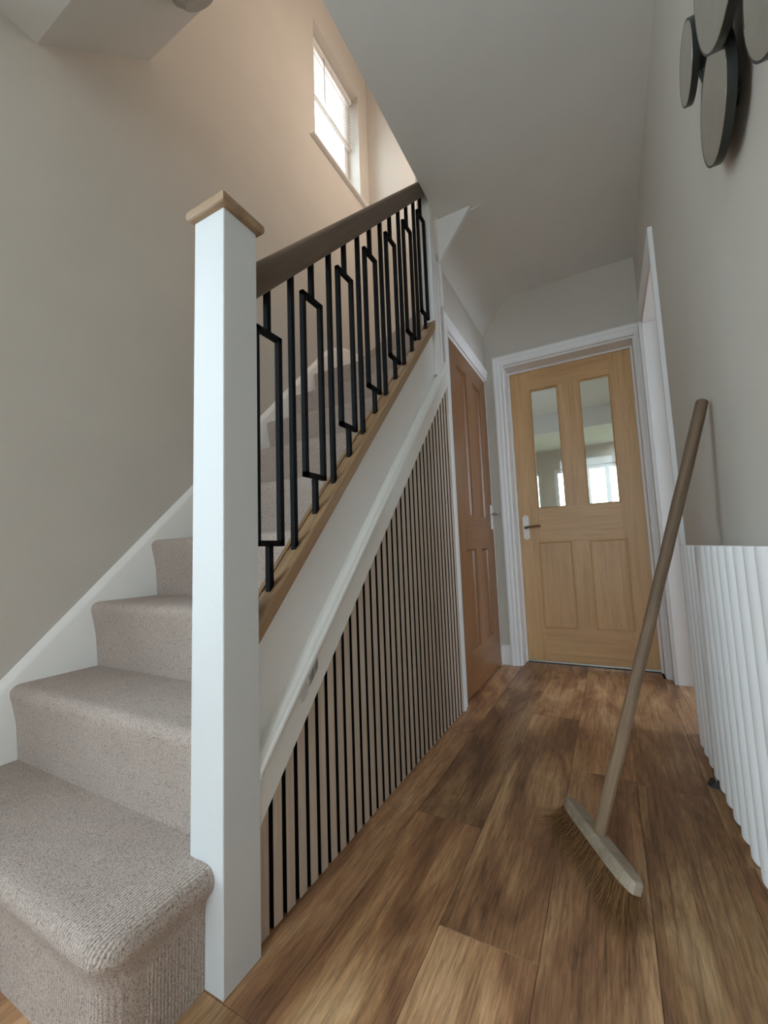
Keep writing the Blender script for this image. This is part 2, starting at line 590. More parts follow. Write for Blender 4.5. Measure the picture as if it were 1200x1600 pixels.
lay = [(.026, -.001), (.026, .12), (.02, .150), (.008, .165), (.002, .176), (0, .186), (.003, .197), (.010, .206), (.022, .2098), (.034, .210)]
first = MB().loft([[(x, y, z) for x, y in step_outline(i, -.002, -.06)] for i, z in lay])
st1 = first.build('carpeted_step', M['carpet'], stair, smooth=True)
side = MB()
sx = -.002 - .026
prof = []
for i in range(9):
    a = -math.pi / 2 + i * math.pi / 16
    prof.append((sx - .045 + .047 * math.cos(a), -.279 + .045 + .047 * math.sin(a) - .025))
prof = [(sx + .0015, -.1385), (sx + .0015, -.232)] + [(sx - .045 + .0465 * math.cos(a), -.232 - .0 + .0465 * math.sin(a)) for a in [-i * math.pi / 20 for i in range(11)]]
prof = [(x, y) for x, y in prof]
inner = [(x - .004, y + .004) for x, y in prof]
side.loft([[(x, y, z) for x, y in prof + inner[::-1]] for z in (.0005, .155)])
side.build('carpet_return', M['carpet_side'], stair, smooth=True)

for k in range(2, 10):
    xr = -.0715 if ry(k) < -.04 else -.052
    yb = ry(k + 1) + .03 if k < 9 else YE - .004
    s = MB().prism(nose_profile(ry(k), RISE * (k - 1), RISE * k, yb), 'x', -.868, xr)
    s.build('carpeted_step', M['carpet'], stair, smooth=True)


def winder(poly, z0, z1):
    # poly first edge is the nosing
    (ax, ay), (bx, by) = poly[0], poly[1]
    d = Vector((bx - ax, by - ay, 0)).normalized()
    n = Vector((-d.y, d.x, 0))
    cx = sum(p[0] for p in poly) / len(poly)
    cy = sum(p[1] for p in poly) / len(poly)
    if n.dot(Vector((cx - ax, cy - ay, 0))) > 0:
        n = -n
    lays = [(0, z0), (.012, z1 - .05), (.02, z1 - .03), (.02, z1 - .015), (.012, z1 - .004), (0, z1)]
    mb = MB().loft([[(x + (n.x * o if i < 2 else 0), y + (n.y * o if i < 2 else 0), z) for i, (x, y) in enumerate(poly)] for o, z in lays])
    mb.build('carpeted_step', M['carpet'], stair, smooth=True)


winder([(-.075, 1.325), (-.866, 1.755), (-.866, 2.146), (-.052, 2.146), (-.052, 1.325)], 1.885, 2.10)
winder([(-.075, 1.40), (-.40, 2.146), (-.052, 2.146), (-.052, 1.40)], 2.095, 2.31)

# wall string on the left
tops = [(-.345, .584 - 1.04 * .345)]
yy = -.345
while yy < 1.42:
    yy += .17
    tops.append((yy, .584 + 1.04 * yy))
tops = [q for q in tops if q[0] < 1.40] + [(1.42, 2.06), (1.48, 2.115), (1.54, 2.155), (1.62, 2.195), (1.70, 2.222), (1.80, 2.243), (1.92, 2.252), (2.148, 2.254)]
rings = []
for y, z in tops:
    zb = max(.0, z - .62) if y > -.2 else 0.0
    rings.append([(XL + .001, y, zb), (XL + .022, y, zb), (XL + .022, y, z - .034), (XL + .017, y, z - .022), (XL + .004, y, z), (XL + .001, y, z)])
MB().loft(rings).build('wall_string', M['string'], stair, smooth=True)
MB().prism([(YE - .001, 1.90), (YE - .001, 2.254), (YE - .006, 2.254), (YE - .018, 2.22), (YE - .018, 1.90)], 'x', XL + .02, -.45).build('wall_string', M['string'], stair)

# outer string board with its underside boards
mu = lambda y: .272 + 1.047 * y      # bottom line of the white moulding
bb = lambda y: .613 + 1.07 * y       # bottom line of the oak base rail
y0, y1 = -.0475, 1.1345
MB().prism([(y0, mu(y0) - .10), (y1, mu(y1) - .10), (y1, bb(y1) + .01), (y0, bb(y0) + .01)], 'x', -.0505, -.012).build('outer_string', M['string'], stair)

# ------------------------------------------------------------------ balustrade
bal = thing('balustrade', (-.025, -.093, 0), 'oak handrail with black metal balusters and tall white newel post', 'balustrade')
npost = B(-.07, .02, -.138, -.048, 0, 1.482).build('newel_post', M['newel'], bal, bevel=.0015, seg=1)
tag(npost, 'tall square white newel post')


def bull(x0, x1, y0, y1, z0, z1, r):
    mb = MB()
    lays = []
    for i in range(7):
        a = -math.pi / 2 + math.pi * i / 6
        lays.append((r * (1 - math.cos(a)), (z0 + r) + r * math.sin(a) if i < 3 else ((z0 + z1) / 2 if i == 3 else (z1 - r) + r * math.sin(a))))
    return mb.loft([[(x0 + o, y0 + o, z), (x1 - o, y0 + o, z), (x1 - o, y1 - o, z), (x0 + o, y1 - o, z)] for o, z in lays])


capo = bull(-.083, .033, -.151, -.035, 1.4822, 1.5105, .011).build('newel_cap', M['cap_x'], npost, smooth=True)
tag(capo, 'square oak newel cap with rounded edges')
up = B(-.062, .003, 1.135, 1.197, 1.60, 2.95).build('upper_newel', M['white'], bal, bevel=.0015, seg=1)
tag(up, 'white upper newel rising past the ceiling')


def sweep(profile, ya, yb, zfun):
    """profile of (x, dz); follows the pitch in the y-z plane with plumb-cut ends"""
    ys = [ya + (yb - ya) * i / 4 for i in range(5)]
    return MB().loft([[(x, y, zfun(y) + dz) for x, dz in profile] for y in ys])


rail_b = lambda y: 1.376 + 1.03 * y
rp = [(-.049, 0), (-.001, 0), (.001, .004), (.001, .074), (-.003, .083), (-.010, .089), (-.018, .091), (-.032, .091), (-.040, .089), (-.047, .083), (-.051, .074), (-.051, .004)]
tag(sweep(rp, -.0478, 1.1348, rail_b).build('handrail', M['rail_y'], bal, smooth=True), 'dark oak handrail')
cp = [(-.055, 0), (.004, 0), (.006, .003), (.006, .044), (.003, .047), (-.008, .047), (-.0085, .041), (-.0415, .041), (-.042, .047), (-.053, .047), (-.056, .044), (-.056, .003)]
tag(sweep(cp, -.0478, 1.1348, bb).build('base_rail', M['base_y'], bal), 'oak base rail under the balusters')

Hh = .0065


def bar(mb, ya, yb, z0a, z0b, z1a, z1b, x=-.025):
    mb.add([(x - Hh, ya, z0a), (x + Hh, ya, z0a), (x + Hh, yb, z0b), (x - Hh, yb, z0b), (x - Hh, ya, z1a), (x + Hh, ya, z1a), (x + Hh, yb, z1b), (x - Hh, yb, z1b)],
           [(0, 1, 2, 3), (4, 5, 6, 7), (0, 1, 5, 4), (1, 2, 6, 5), (2, 3, 7, 6), (3, 0, 4, 7)])


BY = [.030 + .0878 * k for k in range(13)]
groove = lambda y: bb(y) + .0412
for k, y in enumerate(BY):
    mb = MB()
    if k % 2:
        bar(mb, y - Hh, y + Hh, groove(y - Hh), groove(y + Hh), rail_b(y - Hh) + .002, rail_b(y + Hh) + .002)
        mb.build('baluster', M['black'], bal)
    else:
        zb, zt = .752 + 1.04 * y, 1.272 + 1.04 * y
        a, b2 = y - .045, y + .045
        if k == 0:
            a = max(a, -.0475)
        bar(mb, y - Hh, y + Hh, groove(y - Hh), groove(y + Hh), zb + .004, zb + .004)
        bar(mb, y - Hh, y + Hh, zt - .004, zt - .004, rail_b(y - Hh) + .002, rail_b(y + Hh) + .002)
        bar(mb, a, b2, zb, zb, zb + .013, zb + .013)
        bar(mb, a, b2, zt - .013, zt - .013, zt, zt)
        bar(mb, a, a + .013, zb, zb, zt, zt)
        bar(mb, b2 - .013, b2, zb, zb, zt, zt)
        tag(mb.build('panel_baluster', M['black'], bal), 'black baluster with a tall rectangular loop')
ends = [-.0475] + BY + [1.134]
for i in range(len(ends) - 1):
    a, b2 = ends[i] + (.0095 if i else .001), ends[i + 1] - (.0095 if i < len(ends) - 2 else .001)
    if b2 - a < .01:
        continue
    fil = MB()
    lo = lambda y: bb(y) + .0405
    fil.loft([[(-.0405, q, lo(q)), (-.0095, q, lo(q)), (-.0105, q, lo(q) + .0045), (-.0395, q, lo(q) + .0045)] for q in (a, b2)])
    fil.build('fillet', M['base_y'], bal)

# ------------------------------------------------------------------ slatted panel under the stairs
sp = thing('slat_panel', (-.012, .62, 0), 'grey oak slatted wall panel with black gaps under the stairs', 'wall panel')
YS1 = 1.276
MB().prism([(-.0475, 0.001), (YS1, .001), (YS1, mu(YS1) + .02), (-.0475, mu(-.0475) + .02)], 'x', -.0119, -.0085).build('felt_backing', M['felt'], sp)
for k in range(-1, 32):
    a, b2 = .04 * k + .0065, .04 * (k + 1) - .0065
    a, b2 = max(a, -.047), min(b2, YS1)
    if b2 - a < .005:
        continue
    q = MB()
    zt = lambda y: mu(y) + .015
    q.add([(-.0086, a, .002), (0, a, .002), (0, b2, .002), (-.0086, b2, .002), (-.0086, a, zt(a)), (0, a, zt(a)), (0, b2, zt(b2)), (-.0086, b2, zt(b2))],
          [(0, 1, 2, 3), (4, 5, 6, 7), (0, 1, 5, 4), (1, 2, 6, 5), (2, 3, 7, 6), (3, 0, 4, 7)])
    so = q.build('slat', M['slat'], sp)
    so.data.materials.append(M['felt'])
    for pf in so.data.polygons:
        if abs(pf.normal.x) < .5:
            pf.material_index = 1

# white moulding strip along the top of the slats
ms = thing('moulding_strip', (.005, .0, mu(0)), 'white primed moulding strip with printed barcode sloping above the wood slats', 'moulding')
mp = [(.0005, 0), (.0125, 0), (.0145, .003), (.0145, .082), (.0155, .088), (.019, .093), (.0215, .100), (.0215, .107), (.019, .113), (.016, .116), (.0155, .119), (.0125, .127), (.008, .131), (.0005, .132)]
sweep(mp, -.0474, 1.244, mu).build('strip', M['primer'], ms, smooth=True)
MB().prism([(y0, mu(y0) + .02), (1.244, mu(1.244) + .02), (1.244, mu(1.244) + .128), (y0, mu(y0) + .128)], 'x', -.0119, .0004).build('backing_board', M['primer'], ms)
pr = MB()
u = 0.0
random.seed(3)


def dash(s0, s1, v0, v1):
    # s runs along the slope (as y), v is the offset above the lower edge
    xx = .0148
    pr.add([(xx, s0, mu(s0) + v0), (xx, s1, mu(s1) + v0), (xx, s1, mu(s1) + v1), (xx, s0, mu(s0) + v1)], [(0, 1, 2, 3)])


s = .1165
while s < .148:
    wd = random.choice((.0007, .0011, .0016))
    dash(s, s + wd, .055, .081)
    s += wd + random.choice((.0005, .0008, .0012))
for v, sa, sb in ((.0775, .082, .106), (.0685, .084, .112), (.0605, .086, .114), (.0535, .094, .110)):
    s = sa
    while s < sb:
        wd = random.uniform(.0012, .0028)
        dash(s, s + wd, v - .0011, v + .0011)
        s += wd + .0007
tag(pr.build('printed_barcode', M['print'], ms), 'small printed barcode with lines of tiny text')

# ------------------------------------------------------------------ cupboard door and its frame
d1 = thing('door_1', (-.03, 1.75, 0), 'four panelled oak cupboard door beside the slatted panel', None, None, 'structure')
xa, xb = -.046, -.011
cy0, cy1, cz0, cz1 = 1.375, 2.108, .012, 1.905
pa = [(1.490, 1.665), (1.790, 1.965)]
zlo, zhi = (.225, .765), (.945, 1.80)
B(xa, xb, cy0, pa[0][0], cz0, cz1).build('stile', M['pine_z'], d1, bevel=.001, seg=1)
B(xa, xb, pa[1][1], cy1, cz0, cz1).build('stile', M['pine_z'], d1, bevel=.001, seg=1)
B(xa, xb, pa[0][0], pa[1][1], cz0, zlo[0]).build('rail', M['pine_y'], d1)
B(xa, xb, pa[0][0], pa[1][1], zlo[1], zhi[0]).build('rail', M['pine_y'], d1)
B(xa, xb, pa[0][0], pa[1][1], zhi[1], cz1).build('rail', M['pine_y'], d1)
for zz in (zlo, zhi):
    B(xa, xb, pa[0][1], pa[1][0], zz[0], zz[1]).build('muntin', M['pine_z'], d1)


def inset_panel_x(mb, y0, y1, z0, z1, xs):
    """stepped panel facing +x; xs: list of (inset, x)"""
    mb.loft([[(x, y0 + i, z0 + i), (x, y1 - i, z0 + i), (x, y1 - i, z1 - i), (x, y0 + i, z1 - i)] for i, x in xs])


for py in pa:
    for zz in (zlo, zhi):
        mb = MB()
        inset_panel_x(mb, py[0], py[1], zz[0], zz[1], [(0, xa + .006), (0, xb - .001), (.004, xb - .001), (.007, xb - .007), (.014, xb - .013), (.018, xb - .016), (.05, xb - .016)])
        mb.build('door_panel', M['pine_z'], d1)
hd = B(-.0105, -.005, 2.045, 2.083, .885, 1.045).build('handle_plate', M['plate'], d1, bevel=.002)
mb = MB().cyl((-.006, 2.064, .985), (.036, 2.064, .985), .008).tube([(.034, 2.064, .985), (.040, 2.055, .985), (.041, 2.00, .988), (.040, 1.965, .985)], [.008, .008, .0065, .005])
mb.build('lever', M['chrome'], hd, smooth=True)


def arch_prof(wd, t):
    # (across from the opening edge outwards, proud of the wall)
    return [(0, 0), (0, t * .55), (wd * .06, t * .62), (wd * .14, t * .62), (wd * .17, t * .45), (wd * .22, t * .50), (wd * .30, t * .66), (wd * .42, t * .80), (wd * .52, t * .86), (wd * .56, t * .74), (wd * .60, t * .86), (wd * .80, t), (wd * .95, t), (wd, t * .9), (wd, 0)]


t = thing('trim_2', (0, 1.35, 0), 'white architrave around the cupboard door', None, None, 'structure')
W2, T2 = .070, .020
op0, op1, opz = 1.340, 2.112, 1.925
# left leg (opening edge at op0, outwards = -y), mitred to the head
ap = arch_prof(W2, T2)
MB().loft([[(-.0119 + h_, op0 - a_, z) for a_, h_ in ap] for z in (0.0005,)] + [[(-.0119 + h_, op0 - a_, opz + a_) for a_, h_ in ap]]).build('architrave_leg', M['white'], t)
MB().loft([[(-.0119 + h_, op0 - a_, opz + a_) for a_, h_ in ap], [(-.0119 + h_, YE - .001, opz + a_) for a_, h_ in ap]]).build('architrave_head', M['white'], t)
B(-.10, -.012, op0, cy0 - .003, 0.0005, opz).build('door_lining', M['white'], t)
B(-.10, -.012, op0, YE - .03, cz1 + .003, opz).build('door_lining', M['white'], t)
# thin strips beside the architrave
B(-.0119, .004, 1.205, 1.232, 1.56, 2.23).build('cover_strip', M['white'], t, bevel=.002)
B(-.0119, .012, 1.240, 1.262, 2.0, 2.235).build('cover_strip', M['white'], t, bevel=.002)
rag = MB()
random.seed(11)
z = .002
while z < 1.2:
    hgt = random.uniform(.02, .07)
    wv = random.uniform(.001, .006)
    rag.box(-.0085, .0015, op0 - W2 - .001 - wv, op0 - W2 - .0002, z, z + hgt)
    z += hgt
rag.build('bare_plaster_edge', M['plaster'], t)

# ------------------------------------------------------------------ end door
d2 = thing('door_2', (.502, 2.297, 0), 'half-glazed oak door at the end of the hall', None, None, 'structure')
ya, yb = 2.277, 2.317
DX0, DX1, DZ0, DZ1 = .1215, .8825, .014, 1.992
gx = [(.256, .438), (.566, .750)]
gz, pz = (1.016, 1.850), (.231, .787)
B(DX0, gx[0][0], ya, yb, DZ0, DZ1).build('stile', M['oak_z'], d2, bevel=.001, seg=1)
B(gx[1][1], DX1, ya, yb, DZ0, DZ1).build('stile', M['oak_z'], d2, bevel=.001, seg=1)
for z0, z1 in ((DZ0, pz[0]), (pz[1], gz[0]), (gz[1], DZ1)):
    B(gx[0][0], gx[1][1], ya, yb, z0, z1).build('rail', M['oak_x'], d2)
for zz in (gz, pz):
    B(gx[0][1], gx[1][0], ya, yb, zz[0], zz[1]).build('muntin', M['oak_z'], d2)


def frame_ring_y(mb, x0, x1, z0, z1, prof):
    """picture-frame bead around an opening facing -y; prof of (inset, y)"""
    rings = []
    for i, y in prof:
        rings.append([(x0 + i, y, z0 + i), (x1 - i, y, z0 + i), (x1 - i, y, z1 - i), (x0 + i, y, z1 - i)])
    mb.loft(rings, cap=False)


for gx0, gx1 in gx:
    mb = MB()
    frame_ring_y(mb, gx0, gx1, gz[0], gz[1], [(-.001, ya - .003), (.003, ya - .004), (.008, ya + .002), (.009, ya + .012), (.009, yb - .012), (.004, yb), (-.001, yb), (-.001, ya - .003)])
    mb.build('glazing_bead', M['oak_z'], d2)
    tag(B(gx0 + .006, gx1 - .006, ya + .016, ya + .020, gz[0] + .006, gz[1] - .006).build('pane', M['glass'], d2), 'bevelled clear glass pane')
for x0, x1 in ((.250, .449), (.558, .762)):
    x0, x1 = max(x0, gx[0][0] - .006), x1
    mb = MB()
    rr = [(-.004, ya + .002), (-.004, ya - .003), (.001, ya - .006), (.006, ya - .004), (.009, ya + .012), (.012, ya + .0175), (.040, ya + .004), (.0405, ya - .0005), (.07, ya - .0005)]
    mb.loft([[(x0 + i, y, pz[0] + i), (x1 - i, y, pz[0] + i), (x1 - i, y, pz[1] - i), (x0 + i, y, pz[1] - i)] for i, y in rr])
    mb.build('raised_panel', M['oak_z'], d2)
B(gx[0][0] - .001, gx[1][1] + .001, ya + .022, yb - .002, pz[0] - .001, pz[1] + .001).build('panel_core', M['oak_z'], d2)
# handle
pxc = .174
pts = []
hw, hh, rc = .020, .083, .010
for sxn, szn in ((1, 1), (-1, 1), (-1, -1), (1, -1)):
    cx_, cz_ = pxc + sxn * hw, .893 + szn * hh
    arc = [(cx_ - sxn * rc * math.cos(a), cz_ - szn * rc * math.sin(a)) for a in [math.pi / 2 * i / 4 for i in range(5)]]
    if sxn * szn > 0:
        arc = arc[::-1]
    pts += arc
hp = MB().loft([[(x, y, z) for x, z in pts] for y in (ya - .0005, ya - .005)]).build('handle_plate', M['plate'], d2, bevel=.001)
mb = MB().cyl((pxc, ya - .004, .890), (pxc, ya - .042, .890), .009)
mb.tube([(pxc - .004, ya - .042, .890), (pxc + .008, ya - .046, .892), (pxc + .05, ya - .044, .897), (pxc + .082, ya - .038, .899), (pxc + .098, ya - .034, .897)], [.008, .0085, .0075, .0065, .005])
mb.build('lever', M['bronze'], hp, smooth=True)
mb = MB().cyl((pxc, ya - .0045, .963), (pxc, ya - .0062, .963), .003, n=8).cyl((pxc, ya - .0045, .823), (pxc, ya - .0062, .823), .003, n=8)
mb.build('screw', M['bronze'], hp)

t = thing('trim_3', (.50, YE, 0), 'white moulded architrave and lining around the glazed door', None, None, 'structure')
ap = arch_prof(.066, .022)
LX, RX, HZ = .112, .892, 2.010
MB().loft([[(LX - a_, YE - h_, .0005) for a_, h_ in ap], [(LX - a_, YE - h_, HZ + a_) for a_, h_ in ap]]).build('architrave_leg', M['white'], t)
MB().loft([[(LX - a_, YE - h_, HZ + a_) for a_, h_ in ap], [(XR - .0005, YE - h_, HZ + a_) for a_, h_ in ap]]).build('architrave_head', M['white'], t)
apr = [(min(a_, .0375), h_) for a_, h_ in ap]
MB().loft([[(RX + a_, YE - h_, .0005) for a_, h_ in apr], [(RX + a_, YE - h_, HZ) for a_, h_ in apr]]).build('architrave_leg', M['white'], t)
B(.1075, .119, YE, 2.318, .0005, 2.004).build('door_lining', M['white'], t)
B(.885, .8965, YE, 2.318, .0005, 2.004).build('door_lining', M['white'], t)
B(.119, .885, YE, 2.318, 1.995, 2.0045).build('door_lining', M['white'], t)
B(.119, .130, 2.262, 2.276, .0005, 1.995).build('door_stop', M['white'], t)
B(.874, .885, 2.262, 2.276, .0005, 1.995).build('door_stop', M['white'], t)
B(.130, .874, 2.262, 2.276, 1.984, 1.995).build('door_stop', M['white'], t)
struct(B(.120, .884, 2.2625, 2.32, -.011, .004).build('trim_4', M['dark']), 'dark threshold under the glazed door')
struct(B(.131, .873, 2.268, 2.2765, .0045, .0125).build('trim_5', M['alu'], bevel=.001), 'thin metal strip along the bottom of the glazed door')
bo = MB().prism([(YE - .001, .0005), (YE - .018, .0005), (YE - .018, .105), (YE - .012, .118), (YE - .006, .125), (YE - .001, .125)], 'x', -.0115, .0455)
struct(bo.build('baseboard_end', M['white']), 'short white skirting beside the cupboard door')
bo = MB().prism([(XR - .001, .0005), (XR - .012, .0005), (XR - .012, .085), (XR - .006, .10), (XR - .001, .10)], 'y', YF + .01, 1.30)
struct(bo.build('baseboard_right', M['white']), 'white skirting behind the radiator')

# ------------------------------------------------------------------ doorway in the right wall
t = thing('trim_6', (XR, 1.7, 0), 'white frame of the doorway in the right wall', None, None, 'structure')
ap = arch_prof(.070, .018)
oy0 = RY0 + .012
MB().loft([[(XR - h_, oy0 - a_, .0005) for a_, h_ in ap], [(XR - h_, oy0 - a_, 2.035 + a_) for a_, h_ in ap]]).build('architrave_leg', M['white'], t)
MB().loft([[(XR - h_, oy0 - a_, 2.035 + a_) for a_, h_ in ap], [(XR - h_, YE - .023, 2.035 + a_) for a_, h_ in ap]]).build('architrave_head', M['white'], t)
B(XR - .001, 1.085, RY1 - .012, RY1 + .02, .0005, 2.022).build('door_lining', M['white'], t)
B(XR - .016, XR - .001, RY1 - .004, RY1 + .066, .0005, 2.034).build('architrave_leg', M['white'], t)
B(XR, 1.085, RY0 - .001, RY0 + .012, .0005, 2.022).build('door_lining', M['white'], t)
B(XR, 1.085, RY0 + .012, RY1 - .012, 2.018, 2.031).build('door_lining', M['white'], t)
B(1.005, 1.03, RY1 - .024, RY1 - .0125, .0005, 2.017).build('door_stop', M['white'], t)
B(1.005, 1.03, RY0 + .0125, RY0 + .024, .0005, 2.017).build('door_stop', M['white'], t)
d3 = thing('door_3', (1.4, RY0 - .02, 0), 'white door standing open beyond the right doorway', None, None, 'structure')
e0, e1 = RY0 - .028, RY0 + .008
for a, b2 in ((1.09, 1.19), (1.63, 1.73)):
    B(a, b2, e0, e1, .008, 2.012).build('stile', M['white'], d3)
for z0, z1 in ((.008, .22), (.85, 1.0), (1.88, 2.012)):
    B(1.19, 1.63, e0, e1, z0, z1).build('rail', M['white'], d3)
for z0, z1 in ((.22, .85), (1.0, 1.88)):
    B(1.19, 1.63, e0 + .01, e1 - .01, z0, z1).build('door_panel', M['white'], d3)

# front doorway frame (behind the viewer)
gp = thing('door_4', (.02, YF - .08, 0), 'glazed front door at the hall entrance', None, None, 'structure')
for x0, x1 in ((-.104, -.03), (.83, .879)):
    B(x0, x1, YF - .12, YF - .05, .0005, 2.40).build('door_jamb', M['upvc'], gp)
for x0, x1 in ((-.03, .83),):
    B(x0, x1, YF - .12, YF - .05, 2.34, 2.40).build('head_rail', M['upvc'], gp)
    B(x0, x1, YF - .12, YF - .05, .0005, .10).build('bottom_rail', M['upvc'], gp)
    B(x0 - .004, x1 + .004, YF - .087, YF - .082, .095, 2.345).build('pane', M['glass'], gp)
sw = thing('window_5', (XL - .1, (FY0 + FY1) / 2, FZ0), 'side window in the left wall near the front entrance', None, None, 'structure')
for a, b2, z0, z1 in ((FY0, FY0 + .05, FZ0, FZ1), (FY1 - .05, FY1, FZ0, FZ1), (FY0 + .05, FY1 - .05, FZ0, FZ0 + .05), (FY0 + .05, FY1 - .05, FZ1 - .05, FZ1)):
    B(-1.06, -1.0, a + .0005, b2 - .0005, z0 + .0005, z1 - .0005).build('window_frame', M['upvc'], sw)
B(-1.033, -1.028, FY0 + .045, FY1 - .045, FZ0 + .045, FZ1 - .045).build('pane', M['glass'], sw)

# room through the right-hand doorway
B(XR - .001, 1.08, RY0 + .013, RY1 - .013, -.011, 0).build('plank', M['floor'], fl)
struct(B(1.08, 4.05, -1.0, 3.2, -.06, -.002).build('floor_side', M['floor']), 'floor of the room through the right doorway')
struct(B(1.08, 4.05, -1.0, 3.2, 2.5, 2.6).build('ceiling_side', M['ceil']), 'ceiling of the room through the right doorway')
w = MB()
w.box(1.08, 4.15, -1.1, -1.0, -.05, 2.6).box(1.08, 4.15, 3.2, 3.3, -.05, 2.6).box(1.0, 1.08, 2.32, 3.2, -.05, 2.6)
w.box(4.05, 4.15, -1.0, .7, -.05, 2.6).box(4.05, 4.15, 2.9, 3.2, -.05, 2.6).box(4.05, 4.15, .7, 2.9, -.05, .7).box(4.05, 4.15, .7, 2.9, 2.25, 2.6)
struct(w.build('wall_side_room', M['wall']), 'walls of the room through the right doorway')

# ------------------------------------------------------------------ stair window and blind
w1 = thing('window_1', (XL - .13, 1.71, WZ0), 'white framed stair window high on the left wall', None, None, 'structure')
fx0, fx1 = -1.06, -1.00
fr = .05
B(fx0, fx1, WY0 + .001, WY0 + fr, WZ0 + .001, WZ1 - .001).build('window_frame', M['upvc'], w1, bevel=.004)
B(fx0, fx1, WY1 - fr, WY1 - .001, WZ0 + .001, WZ1 - .001).build('window_frame', M['upvc'], w1, bevel=.004)
B(fx0, fx1, WY0 + fr, WY1 - fr, WZ0 + .001, WZ0 + fr).build('window_frame', M['upvc'], w1, bevel=.004)
B(fx0, fx1, WY0 + fr, WY1 - fr, WZ1 - fr, WZ1 - .001).build('window_frame', M['upvc'], w1, bevel=.004)
B(-1.034, -1.028, WY0 + fr - .005, WY1 - fr + .005, WZ0 + fr - .005, WZ1 - fr + .005).build('pane', M['glass'], w1)
mb = MB().box(-1.001, -.985, 1.70, 1.73, WZ0 + .018, WZ0 + .04).tube([(-.985, 1.715, WZ0 + .029), (-.975, 1.725, WZ0 + .030), (-.972, 1.80, WZ0 + .034), (-.972, 1.84, WZ0 + .034)], [.009, .009, .007, .006])
mb.build('window_handle', M['dark'], w1, smooth=True)
mb = MB().prism([(-1.0, WZ0 - .016), (-.862, WZ0 - .016), (-.857, WZ0 - .012), (-.857, WZ0 - .005), (-.862, WZ0 - .0005), (-1.0, WZ0 - .0005)], 'y', 1.362, 2.062)
struct(mb.build('window_sill', M['white'], w1))

bl = thing('venetian_blind', (-.955, 1.71, 4.50), 'cream venetian blind hanging in the upper part of the stair window', 'blind')
B(-.985, -.945, WY0 + .012, WY1 - .008, 4.50, 4.535).build('headrail', M['upvc'], bl, bevel=.003)
zs = 4.485
while zs > 4.09:
    q = MB()
    tl = .0085
    q.loft([[(-.974, y, zs + tl), (-.965, y, zs + .0012), (-.956, y, zs - tl), (-.956, y, zs - tl + .0008), (-.965, y, zs + .0022), (-.974, y, zs + tl + .0008)] for y in (WY0 + .016, WY1 - .012)])
    q.build('blind_slat', M['blind'], bl)
    zs -= .030
B(-.977, -.953, WY0 + .016, WY1 - .012, 4.072, 4.084).build('bottom_rail', M['blind'], bl)
for yq in (1.50, 1.92):
    MB().cyl((-.965, yq, 4.078), (-.965, yq, 4.50), .0012, n=6).build('cord', M['upvc'], bl)
MB().cyl((-.948, 1.62, 4.12), (-.948, 1.62, 4.50), .003, n=8).build('tilt_wand', M['fitting'], bl)

# ------------------------------------------------------------------ round fitting on the sloping ceiling
nrm = Vector((0, .37, -.38)).normalized()
cf = Vector((-.475, .155, 2.5 + (.155 + .13) * .37 / .38))
ft = thing('ceiling_fitting', tuple(cf), 'round grey fitting on the sloping ceiling above the stairs', 'ceiling fitting')
MB().cyl(cf + nrm * .0005, cf + nrm * .012, .088, .088, 32).build('fitting_base', M['fitting'], ft, bevel=.002)
MB().cyl(cf + nrm * .012, cf + nrm * .035, .08, .06, 32).build('fitting_cover', M['fitting'], ft, bevel=.004)

# ------------------------------------------------------------------ lamp added out of view on the landing to brighten the stairwell


def unseen_lamp(pos, zc, watts, col, label):
    p = Vector(pos)
    pl = thing('added_fill_lamp', pos, label, 'lamp')
    MB().cyl((p.x, p.y, zc - .03), (p.x, p.y, zc - .0005), .035, .05, 20).build('ceiling_rose', M['upvc'], pl)
    MB().cyl((p.x, p.y, p.z + .075), (p.x, p.y, zc - .03), .003, n=8).build('cord', M['upvc'], pl)
    MB().cyl((p.x, p.y, p.z + .038), (p.x, p.y, p.z + .08), .014, n=14).build('lamp_holder', M['upvc'], pl)
    ld = bpy.data.lights.new('fill_bulb', 'POINT')
    ld.energy = watts
    ld.color = col
    ld.shadow_soft_size = .035
    lo_ = bpy.data.objects.new('fill_bulb', ld)
    COL.objects.link(lo_)
    lo_.parent = pl


unseen_lamp((.11, 1.66, 3.78), ZU, 3.5, (1.0, 0.82, 0.70), 'warm unseen lamp added over the upper landing to light the stairwell')

# ------------------------------------------------------------------ radiator
rd = thing('radiator', (.89, .45, 0), 'white radiator of wide upright fluted tubes on the right wall', 'radiator')
RZ0, RZ1, PT = .140, .747, .0654
tube_me = None
for k in range(16):
    yc = .965 - PT * (k + .5)
    if tube_me is None:
        pr_ = []
        for i in range(13):
            a = math.pi * i / 12
            pr_.append((.884 - .023 * math.sin(a) ** .75, PT * .492 * math.cos(a)))
        pr_ += [(.888, -PT * .47), (.888, PT * .47)]
        o = MB().loft([[(x - .89, y, z) for x, y in pr_] for z in (RZ0, RZ1)]).build('tube', M['rad'], smooth=True)
        tube_me = o.data
        o.parent = rd
    else:
        o = bpy.data.objects.new('tube', tube_me)
        COL.objects.link(o)
        o.parent = rd
    o.location = (0, yc - .45, 0)
for zz in (.185, .700):
    B(.889, .905, -.07, .955, zz - .018, zz + .018).build('header_bar', M['rad'], rd, bevel=.004)
for yq in (.10, .80):
    B(.905, .929, yq - .015, yq + .015, .16, .72).build('wall_bracket', M['rad'], rd)
mb = MB().cyl((.899, .992, .013), (.899, .992, .185), .0075, n=12).cyl((.899, .950, .185), (.899, .998, .185), .010, n=12)
mb.build('pipe', M['chrome'], rd, smooth=True)
MB().cyl((.899, .992, .0005), (.899, .992, .014), .024, .018, n=20).build('pipe_collar', M['dark'], rd)
